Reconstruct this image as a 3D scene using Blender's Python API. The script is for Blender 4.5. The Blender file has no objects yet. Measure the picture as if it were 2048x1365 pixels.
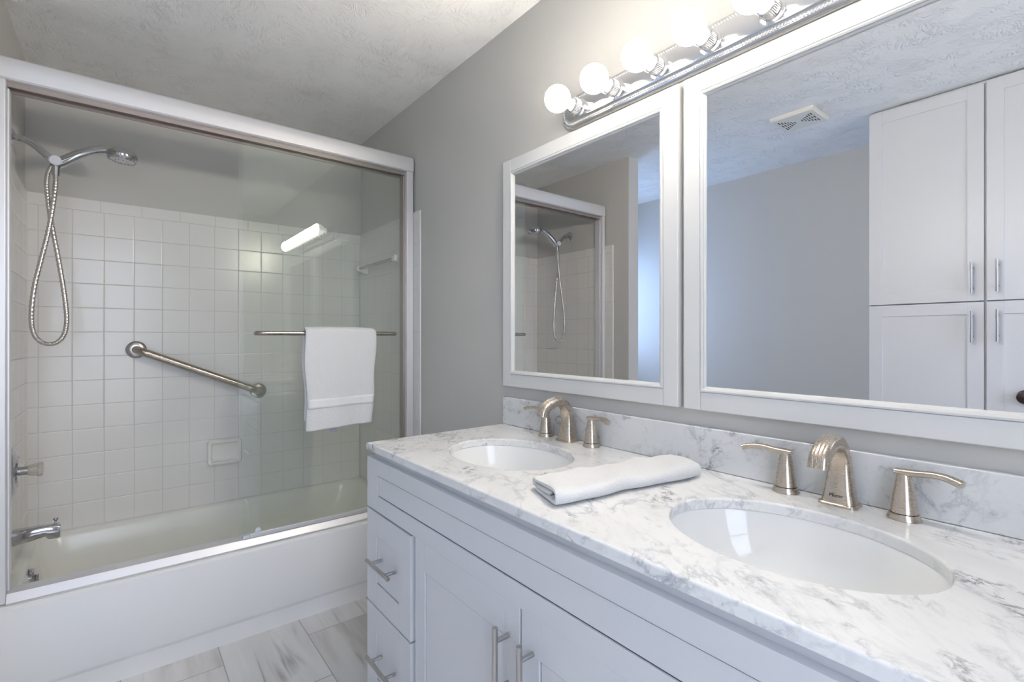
import bpy, bmesh, math, random
from mathutils import Vector, Matrix, noise
C = bpy.context.scene.collection
sc = bpy.context.scene
PI = math.pi
random.seed(4)

# ------------------------------------------------------------------ camera, light, exposure
cam_d = bpy.data.cameras.new('camera')
cam = bpy.data.objects.new('camera', cam_d)
C.objects.link(cam)
cam.location = (0.0, -1.1775, 1.231)
cam.rotation_euler = (PI/2, 0, PI/2 - 0.6731)
cam_d.sensor_width = 36.0
cam_d.lens = 982.136/2048*36
cam_d.shift_y = -7.1/2048
cam_d.clip_start = 0.02
sc.camera = cam
sc.view_settings.view_transform = 'Standard'
sc.view_settings.look = 'None'
sc.view_settings.exposure = 0.74
sc.view_settings.gamma = 1.0
sc.view_settings.use_curve_mapping = False
sc.cycles.max_bounces = 12
sc.cycles.diffuse_bounces = 6
sc.cycles.glossy_bounces = 6
sc.cycles.transparent_max_bounces = 16
sc.cycles.sample_clamp_indirect = 6.0
sc.cycles.caustics_reflective = False
sc.cycles.caustics_refractive = False

world = bpy.data.worlds.new('world')
sc.world = world
world.use_nodes = True
_nt = world.node_tree
_tc = _nt.nodes.new('ShaderNodeTexCoord'); _sp = _nt.nodes.new('ShaderNodeSeparateXYZ'); _mr = _nt.nodes.new('ShaderNodeMapRange')
_nt.links.new(_tc.outputs['Generated'], _sp.inputs[0]); _nt.links.new(_sp.outputs[2], _mr.inputs[0])
_mr.inputs[1].default_value = -0.12; _mr.inputs[2].default_value = 0.08
_mx = _nt.nodes.new('ShaderNodeMix'); _mx.data_type = 'RGBA'
_nt.links.new(_mr.outputs[0], _mx.inputs[0])
_mx.inputs[6].default_value = (0.24, 0.26, 0.29, 1)      # bright ground outside
_mx.inputs[7].default_value = (0.40, 0.438, 0.53, 1)      # open sky
_nt.links.new(_mx.outputs[2], _nt.nodes['Background'].inputs[0])
_nt.nodes['Background'].inputs[1].default_value = 8.3

def area(name, loc, rot, sx, sy, power, col):
    d = bpy.data.lights.new(name, 'AREA')
    d.shape = 'RECTANGLE'; d.size = sx; d.size_y = sy
    d.energy = power; d.color = col
    o = bpy.data.objects.new(name, d)
    o.location = loc; o.rotation_euler = rot
    C.objects.link(o)
    return o
BULB = 140.0
def portal(name, loc, rot, sx, sy):
    o = area(name, loc, rot, sx, sy, 1.0, (1, 1, 1))
    o.data.cycles.is_portal = True
    return o
# sky light enters by the alcove window and an added, unseen fill window
portal('window_portal_alcove', (-3.02, -2.07, 1.55), (0, -PI/2, 0), 1.0, 0.72)
portal('window_portal_room', (0.74, -1.295, 1.375), (0, PI/2, 0), 1.85, 0.91)
# blue sky glow just outside the alcove window
area('daylight_alcove', (-3.14, -2.07, 1.55), (0, -PI/2, 0), 0.98, 0.68, 9.5, (0.20, 0.48, 1.0))

# ------------------------------------------------------------------ material helpers
def nn(nt, t, **kw):
    n = nt.nodes.new(t)
    for k, v in kw.items():
        setattr(n, k, v)
    return n
def mat(name, col, rough=0.5, metal=0.0, **kw):
    m = bpy.data.materials.new(name)
    m.use_nodes = True
    b = m.node_tree.nodes['Principled BSDF']
    b.inputs['Base Color'].default_value = (*col, 1)
    b.inputs['Roughness'].default_value = rough
    b.inputs['Metallic'].default_value = metal
    for k, v in kw.items():
        b.inputs[k].default_value = v
    return m
def math_n(nt, op, a, b=None, c=None):
    n = nn(nt, 'ShaderNodeMath', operation=op)
    for i, x in enumerate((a, b, c)):
        if x is None: continue
        if isinstance(x, (int, float)): n.inputs[i].default_value = x
        else: nt.links.new(x, n.inputs[i])
    return n.outputs[0]
def ramp(nt, fac, stops):
    r = nn(nt, 'ShaderNodeValToRGB')
    e = r.color_ramp.elements
    while len(e) < len(stops): e.new(0.5)
    for el, (p, c) in zip(e, stops):
        el.position = p
        el.color = (c, c, c, 1) if isinstance(c, (int, float)) else (*c, 1)
    nt.links.new(fac, r.inputs[0])
    return r.outputs[0]
def tex_noise(nt, vec, scale, detail=4, rough=0.5, dist=0.0):
    n = nn(nt, 'ShaderNodeTexNoise')
    n.inputs['Scale'].default_value = scale; n.inputs['Detail'].default_value = detail
    n.inputs['Roughness'].default_value = rough; n.inputs['Distortion'].default_value = dist
    nt.links.new(vec, n.inputs['Vector'])
    return n.outputs[0]
def objco(nt):
    return nn(nt, 'ShaderNodeTexCoord').outputs['Object']
def mapping(nt, vec, scale=(1,1,1), rot=(0,0,0), loc=(0,0,0)):
    m = nn(nt, 'ShaderNodeMapping')
    m.inputs['Scale'].default_value = scale; m.inputs['Rotation'].default_value = rot; m.inputs['Location'].default_value = loc
    nt.links.new(vec, m.inputs['Vector'])
    return m.outputs[0]
def bump(nt, h, strength=0.3, dist=0.01):
    b = nn(nt, 'ShaderNodeBump')
    b.inputs['Strength'].default_value = strength; b.inputs['Distance'].default_value = dist
    nt.links.new(h, b.inputs['Height'])
    nt.links.new(b.outputs[0], nt.nodes['Principled BSDF'].inputs['Normal'])
def mixc(nt, fac, a, b):
    m = nn(nt, 'ShaderNodeMix', data_type='RGBA')
    if isinstance(fac, (int, float)): m.inputs[0].default_value = fac
    else: nt.links.new(fac, m.inputs[0])
    for i, x in ((6, a), (7, b)):
        if isinstance(x, tuple): m.inputs[i].default_value = (*x, 1)
        else: nt.links.new(x, m.inputs[i])
    return m.outputs[2]

def m_paint(name, col, rough=0.55):
    m = mat(name, col, rough); nt = m.node_tree
    h = tex_noise(nt, objco(nt), 260, 3)
    bump(nt, h, 0.08, 0.002)
    return m
def m_ceiling():
    m = mat('ceiling_texture', (0.93, 0.925, 0.91), 0.8); nt = m.node_tree
    co = objco(nt)
    flat = mapping(nt, co, (1, 1, 0))
    wob = nn(nt, 'ShaderNodeVectorMath', operation='MULTIPLY_ADD')
    nz = nn(nt, 'ShaderNodeTexNoise'); nz.inputs['Scale'].default_value = 14
    nt.links.new(flat, nz.inputs['Vector'])
    nt.links.new(nz.outputs['Color'], wob.inputs[0]); wob.inputs[1].default_value = (0.07, 0.07, 0); nt.links.new(flat, wob.inputs[2])
    vo = nn(nt, 'ShaderNodeTexVoronoi'); vo.inputs['Scale'].default_value = 8.5
    nt.links.new(wob.outputs[0], vo.inputs['Vector'])
    sep = nn(nt, 'ShaderNodeSeparateColor'); nt.links.new(vo.outputs['Color'], sep.inputs[0])
    ang = math_n(nt, 'MULTIPLY_ADD', sep.outputs[0], 1.9, -0.1)
    rot = nn(nt, 'ShaderNodeVectorRotate', rotation_type='Z_AXIS')
    nt.links.new(wob.outputs[0], rot.inputs['Vector']); nt.links.new(ang, rot.inputs['Angle'])
    st = mapping(nt, rot.outputs[0], (22, 150, 1))
    n1 = tex_noise(nt, st, 1.0, 2, 0.5, 0.3)
    sharp = ramp(nt, n1, [(0.50, 0.0), (0.68, 1.0)])
    patch = ramp(nt, tex_noise(nt, flat, 9, 2), [(0.40, 0.12), (0.62, 1.0)])
    fine = tex_noise(nt, flat, 120, 3)
    h = math_n(nt, 'MULTIPLY', sharp, patch)
    h = math_n(nt, 'MULTIPLY_ADD', fine, 0.25, h)
    bump(nt, h, 0.7, 0.008)
    return m
PT = 0.1116; ZM = 1.8142; YK = -1.4609
def m_tile(name, axis):
    m = mat(name, (0.80, 0.78, 0.745), 0.12); nt = m.node_tree
    co = objco(nt)
    s = nn(nt, 'ShaderNodeSeparateXYZ'); nt.links.new(co, s.inputs[0])
    a = s.outputs[axis]; z = s.outputs[2]
    a0 = YK if axis == 1 else -2.987
    cap = math_n(nt, 'GREATER_THAN', z, ZM)
    def dist(v, o, p):
        t = math_n(nt, 'DIVIDE', math_n(nt, 'SUBTRACT', v, o), p)
        f = math_n(nt, 'FRACT', math_n(nt, 'ADD', t, 200.0))
        return math_n(nt, 'MULTIPLY', math_n(nt, 'MINIMUM', f, math_n(nt, 'SUBTRACT', 1.0, f)), p)
    du = dist(a, a0, PT); dc = dist(a, a0 + 0.057, 0.154); dz = dist(z, ZM, PT)
    dcap = math_n(nt, 'MINIMUM', dc, math_n(nt, 'ABSOLUTE', math_n(nt, 'SUBTRACT', z, ZM)))
    dreg = math_n(nt, 'MINIMUM', du, dz)
    d = math_n(nt, 'ADD', math_n(nt, 'MULTIPLY', cap, dcap), math_n(nt, 'MULTIPLY', math_n(nt, 'SUBTRACT', 1.0, cap), dreg))
    mask = nn(nt, 'ShaderNodeMapRange', interpolation_type='SMOOTHSTEP')
    nt.links.new(d, mask.inputs[0]); mask.inputs[1].default_value = 0.0006; mask.inputs[2].default_value = 0.0018
    hh = nn(nt, 'ShaderNodeMapRange', interpolation_type='SMOOTHSTEP')
    nt.links.new(d, hh.inputs[0]); hh.inputs[1].default_value = 0.0004; hh.inputs[2].default_value = 0.0042
    col = mixc(nt, mask.outputs[0], (0.62, 0.59, 0.55), (0.80, 0.785, 0.755))
    nt.links.new(col, nt.nodes['Principled BSDF'].inputs['Base Color'])
    rg = math_n(nt, 'MULTIPLY_ADD', mask.outputs[0], -0.36, 0.57)
    nt.links.new(rg, nt.nodes['Principled BSDF'].inputs['Roughness'])
    wav = tex_noise(nt, co, 7, 1)
    h = math_n(nt, 'MULTIPLY_ADD', wav, 0.6, hh.outputs[0])
    bump(nt, h, 0.35, 0.0018)
    return m
def m_floor():
    m = mat('floor_tile', (0.6, 0.58, 0.55), 0.35); nt = m.node_tree
    co = objco(nt)
    br = nn(nt, 'ShaderNodeTexBrick'); br.offset = 0.5
    br.inputs['Scale'].default_value = 1.0; br.inputs['Mortar Size'].default_value = 0.002
    br.inputs['Brick Width'].default_value = 0.607; br.inputs['Row Height'].default_value = 0.303
    br.inputs['Mortar Smooth'].default_value = 0.2; br.inputs['Bias'].default_value = 0.0
    br.inputs['Color1'].default_value = (0, 0, 0, 1); br.inputs['Color2'].default_value = (1, 1, 1, 1); br.inputs['Mortar'].default_value = (0.5, 0.5, 0.5, 1)
    nt.links.new(mapping(nt, co, loc=(3.328, 1.480, 0)), br.inputs['Vector'])
    # every tile its own piece of the stone: offset the pattern by the tile's random tone
    sh = nn(nt, 'ShaderNodeVectorMath', operation='MULTIPLY_ADD')
    nt.links.new(br.outputs['Color'], sh.inputs[0]); sh.inputs[1].default_value = (7, 3, 11); nt.links.new(co, sh.inputs[2])
    v = mapping(nt, sh.outputs[0], (0.8, 8.0, 1.0))
    big = tex_noise(nt, v, 1.3, 4, 0.55, 0.4)
    base = ramp(nt, big, [(0.25, (0.50, 0.48, 0.45)), (0.45, (0.70, 0.68, 0.655)), (0.7, (0.80, 0.785, 0.765))])
    vn = tex_noise(nt, v, 1.1, 3, 0.5, 0.35)
    line = ramp(nt, math_n(nt, 'ABSOLUTE', math_n(nt, 'SUBTRACT', vn, 0.5)), [(0.0, 1.0), (0.018, 0.35), (0.05, 0.0)])
    msk = ramp(nt, tex_noise(nt, co, 3.1, 2), [(0.45, 0.0), (0.62, 0.85)])
    c2 = mixc(nt, math_n(nt, 'MULTIPLY', line, msk), base, (0.27, 0.25, 0.23))
    c3 = mixc(nt, br.outputs['Fac'], c2, (0.40, 0.385, 0.36))
    nt.links.new(c3, nt.nodes['Principled BSDF'].inputs['Base Color'])
    bump(nt, math_n(nt, 'SUBTRACT', 1.0, br.outputs['Fac']), 0.3, 0.002)
    return m
def m_marble(name, dark=1.0, base=(0.84, 0.84, 0.835)):
    m = mat(name, base, 0.16); nt = m.node_tree
    co = objco(nt)
    v = mapping(nt, co, (1.0, 1.0, 1.0), (0.25, 0.15, 0.62))
    v2 = mapping(nt, v, (1.0, 1.7, 1.5))
    cloud = tex_noise(nt, v2, 3.0, 5, 0.55, 0.3)
    c = mixc(nt, ramp(nt, cloud, [(0.38, 0.55*dark), (0.60, 0.0)]), base, (0.66, 0.67, 0.68))
    fine = tex_noise(nt, mapping(nt, v, (1.0, 3.2, 1.5)), 24, 5, 0.65, 0.3)
    c = mixc(nt, ramp(nt, fine, [(0.30, 0.40), (0.50, 0.0)]), c, (0.66, 0.67, 0.68))
    def veins(scale, w, dist, seed, mlo, mhi, colr, amt, ms=5.0):
        nonlocal c
        vv = mapping(nt, v2, (1, 1, 1), (0, 0, 0), (seed, seed*0.7, seed*1.3))
        n = tex_noise(nt, vv, scale, 8, 0.66, dist)
        line = ramp(nt, math_n(nt, 'ABSOLUTE', math_n(nt, 'SUBTRACT', n, 0.5)), [(0.0, 1.0), (w*0.3, 0.5), (w, 0.0)])
        mk = ramp(nt, tex_noise(nt, vv, ms, 3, 0.6), [(mlo, 0.0), (mhi, 1.0)])
        f = math_n(nt, 'MULTIPLY', math_n(nt, 'MULTIPLY', line, mk), amt)
        c = mixc(nt, f, c, colr)
    veins(2.2, 0.022, 0.5, 3.1, 0.42, 0.60, (0.42, 0.44, 0.47), 0.68*dark)
    veins(6.0, 0.040, 0.5, 11.7, 0.49, 0.63, (0.30, 0.32, 0.36), 0.68*dark)
    veins(15.0, 0.060, 0.6, 27.4, 0.57, 0.67, (0.12, 0.12, 0.15), 0.9*dark, 7.0)
    nt.links.new(c, nt.nodes['Principled BSDF'].inputs['Base Color'])
    return m
def m_brushed(name, col, rough=0.28, scale=(3, 3, 260)):
    m = mat(name, col, rough, 1.0); nt = m.node_tree
    n = tex_noise(nt, mapping(nt, objco(nt), scale), 1.5, 3)
    r = nn(nt, 'ShaderNodeMapRange'); nt.links.new(n, r.inputs[0])
    r.inputs[3].default_value = rough*0.88; r.inputs[4].default_value = rough*1.14
    nt.links.new(r.outputs[0], nt.nodes['Principled BSDF'].inputs['Roughness'])
    return m
def m_terry(name, band=False):
    m = mat(name, (0.86, 0.86, 0.855), 0.9); nt = m.node_tree
    nt.nodes['Principled BSDF'].inputs['Sheen Weight'].default_value = 0.25
    co = objco(nt)
    if band:
        h = tex_noise(nt, mapping(nt, co, (40, 40, 420)), 1.0, 2); bump(nt, h, 0.25, 0.002)
    else:
        h = tex_noise(nt, co, 330, 3, 0.6)
        h2 = tex_noise(nt, co, 70, 2)
        bump(nt, math_n(nt, 'MULTIPLY_ADD', h2, 0.6, h), 0.9, 0.004)
    return m
def m_glass(name, tint, edge=False):
    m = bpy.data.materials.new(name); m.use_nodes = True
    nt = m.node_tree; nt.nodes.remove(nt.nodes['Principled BSDF'])
    out = nt.nodes['Material Output']
    tr = nn(nt, 'ShaderNodeBsdfTransparent'); tr.inputs[0].default_value = (*tint, 1)
    gl = nn(nt, 'ShaderNodeBsdfGlossy'); gl.inputs['Roughness'].default_value = 0.0
    gl.inputs[0].default_value = (0.93, 1.0, 0.97, 1)
    fr = nn(nt, 'ShaderNodeFresnel'); fr.inputs[0].default_value = 1.52
    geo = nn(nt, 'ShaderNodeNewGeometry')
    fac = math_n(nt, 'MULTIPLY', math_n(nt, 'MULTIPLY', fr.outputs[0], 1.5), math_n(nt, 'SUBTRACT', 1.0, geo.outputs['Backfacing']))
    fac = math_n(nt, 'MINIMUM', fac, 1.0)
    mx = nn(nt, 'ShaderNodeMixShader')
    nt.links.new(fac, mx.inputs[0]); nt.links.new(tr.outputs[0], mx.inputs[1]); nt.links.new(gl.outputs[0], mx.inputs[2])
    nt.links.new(mx.outputs[0], out.inputs[0])
    return m
def m_emit(name, col, s):
    m = mat(name, (0.9, 0.9, 0.9), 0.3)
    b = m.node_tree.nodes['Principled BSDF']
    b.inputs['Emission Color'].default_value = (*col, 1); b.inputs['Emission Strength'].default_value = s
    return m
def m_bulb(name, col, front, back):
    # a frosted globe that throws most of its light forward, away from its socket
    m = m_emit(name, col, front); nt = m.node_tree
    sp = nn(nt, 'ShaderNodeSeparateXYZ'); nt.links.new(nn(nt, 'ShaderNodeTexCoord').outputs['Normal'], sp.inputs[0])
    r = nn(nt, 'ShaderNodeMapRange', interpolation_type='SMOOTHSTEP'); nt.links.new(sp.outputs[1], r.inputs[0])
    r.inputs[1].default_value = -0.72; r.inputs[2].default_value = -0.02; r.inputs[3].default_value = front; r.inputs[4].default_value = back
    nt.links.new(r.outputs[0], nt.nodes['Principled BSDF'].inputs['Emission Strength'])
    return m

M = dict(
    wall=m_paint('grey_wall_paint', (0.57, 0.56, 0.535)),
    ceiling=m_ceiling(),
    tile_y=m_tile('glazed_wall_tile_back', 1), tile_x=m_tile('glazed_wall_tile_ends', 0),
    bull=mat('glazed_bullnose', (0.82, 0.81, 0.78), 0.12),
    floor=m_floor(),
    white=m_paint('white_cabinet_paint', (0.665, 0.675, 0.70), 0.34),
    frame=mat('white_mirror_frame', (0.73, 0.73, 0.72), 0.35),
    trim=mat('white_trim_paint', (0.80, 0.80, 0.80), 0.4),
    marble=m_marble('white_marble'), marble2=m_marble('grey_white_marble', 1.05, (0.74, 0.745, 0.745)),
    tub=mat('tub_enamel', (0.82, 0.815, 0.76), 0.22), apron=mat('apron_enamel', (0.84, 0.84, 0.83), 0.13),  # creamier tub colour holds the warm light inside the basin
    china=mat('white_china', (0.84, 0.845, 0.84), 0.06), ceramic=mat('cream_ceramic', (0.86, 0.845, 0.79), 0.12),
    nickel=m_brushed('brushed_nickel', (0.60, 0.525, 0.44), 0.27, (60, 60, 1500)),
    nickel_dark=m_brushed('satin_nickel_bar', (0.44, 0.39, 0.34), 0.27, (900, 60, 900)),
    steel=m_brushed('brushed_steel', (0.52, 0.50, 0.49), 0.25),
    chrome=mat('polished_chrome', (0.58, 0.58, 0.60), 0.09, 1.0),
    chrome_br=mat('bright_chrome', (0.86, 0.85, 0.85), 0.12, 1.0),
    hose=m_brushed('hose_steel', (0.66, 0.62, 0.58), 0.22),
    alu=mat('satin_white_aluminium', (0.80, 0.79, 0.80), 0.38, 0.5),
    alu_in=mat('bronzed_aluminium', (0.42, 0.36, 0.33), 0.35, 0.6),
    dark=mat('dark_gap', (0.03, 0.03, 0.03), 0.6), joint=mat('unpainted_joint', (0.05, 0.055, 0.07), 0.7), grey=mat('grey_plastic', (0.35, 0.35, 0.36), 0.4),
    mirror=mat('silvered_glass', (0.775, 0.785, 0.805), 0.0, 1.0),
    glass=m_glass('green_tinted_glass', (0.982, 0.990, 0.978)), pane=m_glass('window_glass', (0.97, 0.98, 0.99)),
    terry=m_terry('white_terry'), band=m_terry('woven_band', True),
    bulb=m_bulb('lit_bulb', (1.0, 0.915, 0.81), BULB, BULB*0.016), bronze=mat('dark_bronze', (0.06, 0.04, 0.04), 0.3, 0.7),
    vent=mat('cream_plastic', (0.80, 0.78, 0.72), 0.5), acrylic=mat('clear_acrylic', (0.85, 0.80, 0.70), 0.12, 0.0, **{'Transmission Weight': 0.55, 'IOR': 1.45}),
    plastic=mat('pale_grey_plastic', (0.72, 0.74, 0.80), 0.2), tag=mat('grey_fabric_label', (0.55, 0.57, 0.6), 0.8),
    ink=mat('engraved_mark', (0.10, 0.08, 0.07), 0.5, 0.5),
)

# ------------------------------------------------------------------ mesh helpers
class MB:
    def __init__(s): s.bm = bmesh.new()
    def box(s, x0, x1, y0, y1, z0, z1):
        v = [s.bm.verts.new((x, y, z)) for x in (x0, x1) for y in (y0, y1) for z in (z0, z1)]
        for f in ((0,1,3,2), (4,6,7,5), (0,4,5,1), (2,3,7,6), (0,2,6,4), (1,5,7,3)):
            s.bm.faces.new([v[i] for i in f])
        return s
    def rings(s, rings, cap0=True, cap1=True, close=True):
        L = [[s.bm.verts.new(p) for p in r] for r in rings]
        n = len(L[0])
        for a, b in zip(L, L[1:]):
            for i in range(n if close else n-1):
                j = (i+1) % n
                s.bm.faces.new((a[i], a[j], b[j], b[i]))
        if cap0: s.bm.faces.new(list(reversed(L[0])))
        if cap1: s.bm.faces.new(L[-1])
        return s
    def tube(s, path, rad, n=16, up=None, sect=None, cap=True):
        """sweep a round (or given) section along a path; rad a number or a list, or (a, b) pairs"""
        P = [Vector(p) for p in path]
        if not isinstance(rad, (list, tuple)): rad = [rad]*len(P)
        T = []
        for i in range(len(P)):
            a = P[max(i-1, 0)]; b = P[min(i+1, len(P)-1)]
            T.append((b-a).normalized())
        u = Vector(up) if up else (Vector((0,0,1)) if abs(T[0].z) < 0.9 else Vector((1,0,0)))
        R = []
        for p, t, r in zip(P, T, rad):
            u = (u - t*u.dot(t)).normalized(); w = t.cross(u)
            ra, rb = r if isinstance(r, (list, tuple)) else (r, r)
            ring = []
            for k in range(n):
                a = 2*PI*k/n
                c, q = math.cos(a), math.sin(a)
                if sect:
                    e = 2.0/sect
                    c = math.copysign(abs(c)**e, c); q = math.copysign(abs(q)**e, q)
                ring.append(p + u*(c*ra) + w*(q*rb))
            R.append(ring)
        return s.rings(R, cap, cap)
    def lathe(s, prof, origin, axis='z', n=32, cap=True):
        R = []
        o = Vector(origin)
        for r, h in prof:
            ring = []
            for k in range(n):
                a = 2*PI*k/n; c, q = r*math.cos(a), r*math.sin(a)
                if axis == 'z': ring.append(o + Vector((c, q, h)))
                elif axis == 'y': ring.append(o + Vector((q, h, c)))
                else: ring.append(o + Vector((h, c, q)))
            R.append(ring)
        return s.rings(R, cap, cap)
    def prism(s, pts, axis, a0, a1):
        """pts 2-D in the plane across axis: x -> (y,z), y -> (x,z), z -> (x,y)"""
        f = {'x': lambda p, a: (a, p[0], p[1]), 'y': lambda p, a: (p[0], a, p[1]), 'z': lambda p, a: (p[0], p[1], a)}[axis]
        return s.rings([[f(p, a0) for p in pts], [f(p, a1) for p in pts]])
    def sphere(s, c, r, seg=12):
        ret = bmesh.ops.create_uvsphere(s.bm, u_segments=seg, v_segments=max(6, seg//2), radius=r)
        bmesh.ops.translate(s.bm, verts=ret['verts'], vec=Vector(c))
        return s
    def build(s, name, m, parent=None, bevel=0.0, seg=2, smooth=True, angle=35):
        me = bpy.data.meshes.new(name)
        bmesh.ops.recalc_face_normals(s.bm, faces=s.bm.faces[:])
        s.bm.to_mesh(me); s.bm.free()
        if smooth:
            me.polygons.foreach_set('use_smooth', [True]*len(me.polygons))
            me.set_sharp_from_angle(angle=math.radians(angle))
        o = bpy.data.objects.new(name, me)
        me.materials.append(m if not isinstance(m, str) else M[m])
        C.objects.link(o)
        if parent:
            o.parent = parent
            o.matrix_parent_inverse = parent.matrix_local.inverted() if parent.type == 'EMPTY' else Matrix()
            if parent.type != 'EMPTY' and parent.parent: pass
        if bevel:
            b = o.modifiers.new('bevel', 'BEVEL'); b.width = bevel; b.segments = seg; b.limit_method = 'ANGLE'; b.angle_limit = math.radians(40)
            b.harden_normals = True
        return o
def tag(o, label, cat, group=None):
    o['label'] = label; o['category'] = cat
    if group: o['group'] = group
    return o
def thing(name, label, cat, loc, group=None):
    o = bpy.data.objects.new(name, None); C.objects.link(o)
    o.location = loc; o.empty_display_size = 0.05
    bpy.context.view_layer.update()
    return tag(o, label, cat, group)
def struct(name, mb, m, label=None, parent=None, **kw):
    o = mb.build(name, m, parent, **kw)
    if not parent: o['kind'] = 'structure'
    if label: o['label'] = label
    return o
def copy_tree(root, delta, group=None):
    r = root.copy(); C.objects.link(r); r.location = root.location + Vector(delta)
    def rec(src, dst):
        for ch in src.children:
            c = ch.copy(); C.objects.link(c); c.parent = dst
            rec(ch, c)
    rec(root, r)
    return r
def spline(pts, n):
    """Catmull-Rom through pts, n steps per span"""
    P = [Vector(p) for p in pts]; P = [P[0]*2-P[1]] + P + [P[-1]*2-P[-2]]
    out = []
    for i in range(1, len(P)-2):
        a, b, c, d = P[i-1:i+3]
        for k in range(n):
            t = k/n
            out.append(0.5*((2*b) + (c-a)*t + (2*a-5*b+4*c-d)*t*t + (3*b-a-3*c+d)*t**3))
    out.append(P[-2])
    return out
def lerp_list(vals, n):
    out = []
    for a, b in zip(vals, vals[1:]):
        for k in range(n):
            t = k/n
            out.append(tuple(x+(y-x)*t for x, y in zip(a, b)) if isinstance(a, tuple) else a+(b-a)*t)
    out.append(vals[-1]); return out

# ------------------------------------------------------------------ the room
H = 2.44; XR = 0.75; YR = -2.525
struct('floor', MB().box(-3.1, XR+.1, YR-.1, .1, -.1, 0), 'floor', 'wood-grained grey stone look floor tiles', smooth=False)
struct('ceiling', MB().box(-3.1, XR+.1, YR-.1, .1, H, H+.1), 'ceiling', 'white ceiling with a brushed plaster texture', smooth=False)
struct('wall_vanity', MB().box(-3.1, XR+.1, 0, .1, 0, H), 'wall', 'grey painted wall behind the vanity and mirrors', smooth=False)
def wall_with_hole_x(x0, x1, y0, y1, hy0, hy1, hz0, hz1):
    return MB().box(x0, x1, y0, hy0, 0, H).box(x0, x1, hy1, y1, 0, H).box(x0, x1, hy0, hy1, 0, hz0).box(x0, x1, hy0, hy1, hz1, H)
struct('wall_shower', wall_with_hole_x(-3.1, -2.995, YR, 0, -2.43, -1.71, 1.05, 2.05), 'wall', 'grey painted wall at the back of the tub', smooth=False)
struct('wall_left', MB().box(-2.995, -2.078, -1.605, -1.503, 0, H), 'wall', 'grey partition wall at the shower head end', smooth=False)
struct('wall_rear', MB().box(-3.1, XR+.1, YR-.1, YR, 0, H), 'wall', 'grey wall opposite the mirrors', smooth=False)
struct('wall_right', wall_with_hole_x(XR, XR+.1, YR, 0, -1.75, -.84, .45, 2.3), 'wall', 'grey wall behind the camera', smooth=False)
def window(n, xa, xb, y0, y1, z0, z1, label):
    f = MB()
    t = .045
    f.box(xa, xb, y0, y0+t, z0, z1).box(xa, xb, y1-t, y1, z0, z1).box(xa, xb, y0+t, y1-t, z0, z0+t).box(xa, xb, y0+t, y1-t, z1-t, z1)
    zm = (z0+z1)/2
    f.box(xa+.01, xb-.01, y0+t, y1-t, zm-.018, zm+.018)
    w = struct('window_%d' % n, f, 'trim', label, bevel=.003)
    xm = (xa+xb)/2
    struct('pane', MB().box(xm-.002, xm+.002, y0+t, y1-t, z0+t, zm-.018), 'pane', None, w, smooth=False)
    struct('pane', MB().box(xm-.002, xm+.002, y0+t, y1-t, zm+.018, z1-t), 'pane', None, w, smooth=False)
window(1, -3.095, -3.03, -2.43, -1.71, 1.05, 2.05, 'white framed window beyond the partition')
window(2, XR+.03, XR+.09, -1.75, -.84, .45, 2.3, 'white framed window behind the camera')  # unseen window, added to bring fill daylight into the room
struct('baseboard_rear', MB().box(-2.99, -.88, YR, YR+.014, 0, .09), 'trim', 'white baseboard along the rear wall', bevel=.003)
struct('baseboard_vanity', MB().box(-2.19, -1.505, -.014, 0, 0, .09), 'trim', 'white baseboard beside the vanity', bevel=.003)

# tile surround
ZR = .362; ZT = 1.869; XT = -2.203
struct('trim_1', MB().box(-2.995, -2.987, -1.503, 0, ZR-.01, ZT), 'tile_y', 'square glazed tiles on the wall behind the tub', bevel=.004)
for n, (ya, yb, lab) in enumerate(((-.008, 0, 'square glazed tiles on the vanity wall end of the tub'), (-1.503, -1.495, 'square glazed tiles on the shower head wall')), 2):
    t = struct('trim_%d' % n, MB().box(-2.987, XT-.02, ya, yb, ZR-.01, ZT).box(-2.236, XT-.02, ya, yb, 0, ZR-.0105), 'tile_x', lab, smooth=False)
    struct('bullnose', MB().box(XT-.0195, XT, ya-(.0005 if ya > -1 else 0), yb+(.0005 if ya < -1 else 0), 0, ZT), 'bull', 'rounded white edge tile', t, bevel=.005, seg=3)

# ------------------------------------------------------------------ bathtub
def rrect(cx, cy, hx, hy, r, z, n=8):
    pts = []
    for sx, sy, a0 in ((1,1,0), (-1,1,PI/2), (-1,-1,PI), (1,-1,1.5*PI)):
        for k in range(n+1):
            a = a0 + (PI/2)*k/n
            pts.append((cx+sx*(hx-r)+r*math.cos(a), cy+sy*(hy-r)+r*math.sin(a), z))
    return pts
X0, X1, Y0, Y1 = -2.987, -2.252, -1.495, -.008
tub_rings = [rrect((X0+X1)/2, (Y0+Y1)/2, (X1-X0)/2, (Y1-Y0)/2, .004, ZR-.03),
             rrect((X0+X1)/2, (Y0+Y1)/2, (X1-X0)/2, (Y1-Y0)/2, .004, ZR)]
def basin(x0, x1, y0, y1, r, z): return rrect((x0+x1)/2, (y0+y1)/2, (x1-x0)/2, (y1-y0)/2, r, z)
tub_rings += [basin(-2.968, -2.348, -1.468, -.045, .07, ZR), basin(-2.958, -2.356, -1.460, -.055, .08, ZR-.006),
              basin(-2.950, -2.364, -1.454, -.066, .09, ZR-.022), basin(-2.935, -2.378, -1.440, -.10, .10, ZR-.10),
              basin(-2.915, -2.398, -1.425, -.18, .11, .14), basin(-2.89, -2.42, -1.405, -.25, .11, .095), basin(-2.85, -2.46, -1.36, -.32, .10, .078)]
tb = MB().rings(tub_rings, False, True)
tub = tb.build('bathtub', 'tub', angle=60)
tag(tub, 'white alcove bathtub below the sliding glass shower doors', 'bathtub')
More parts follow.
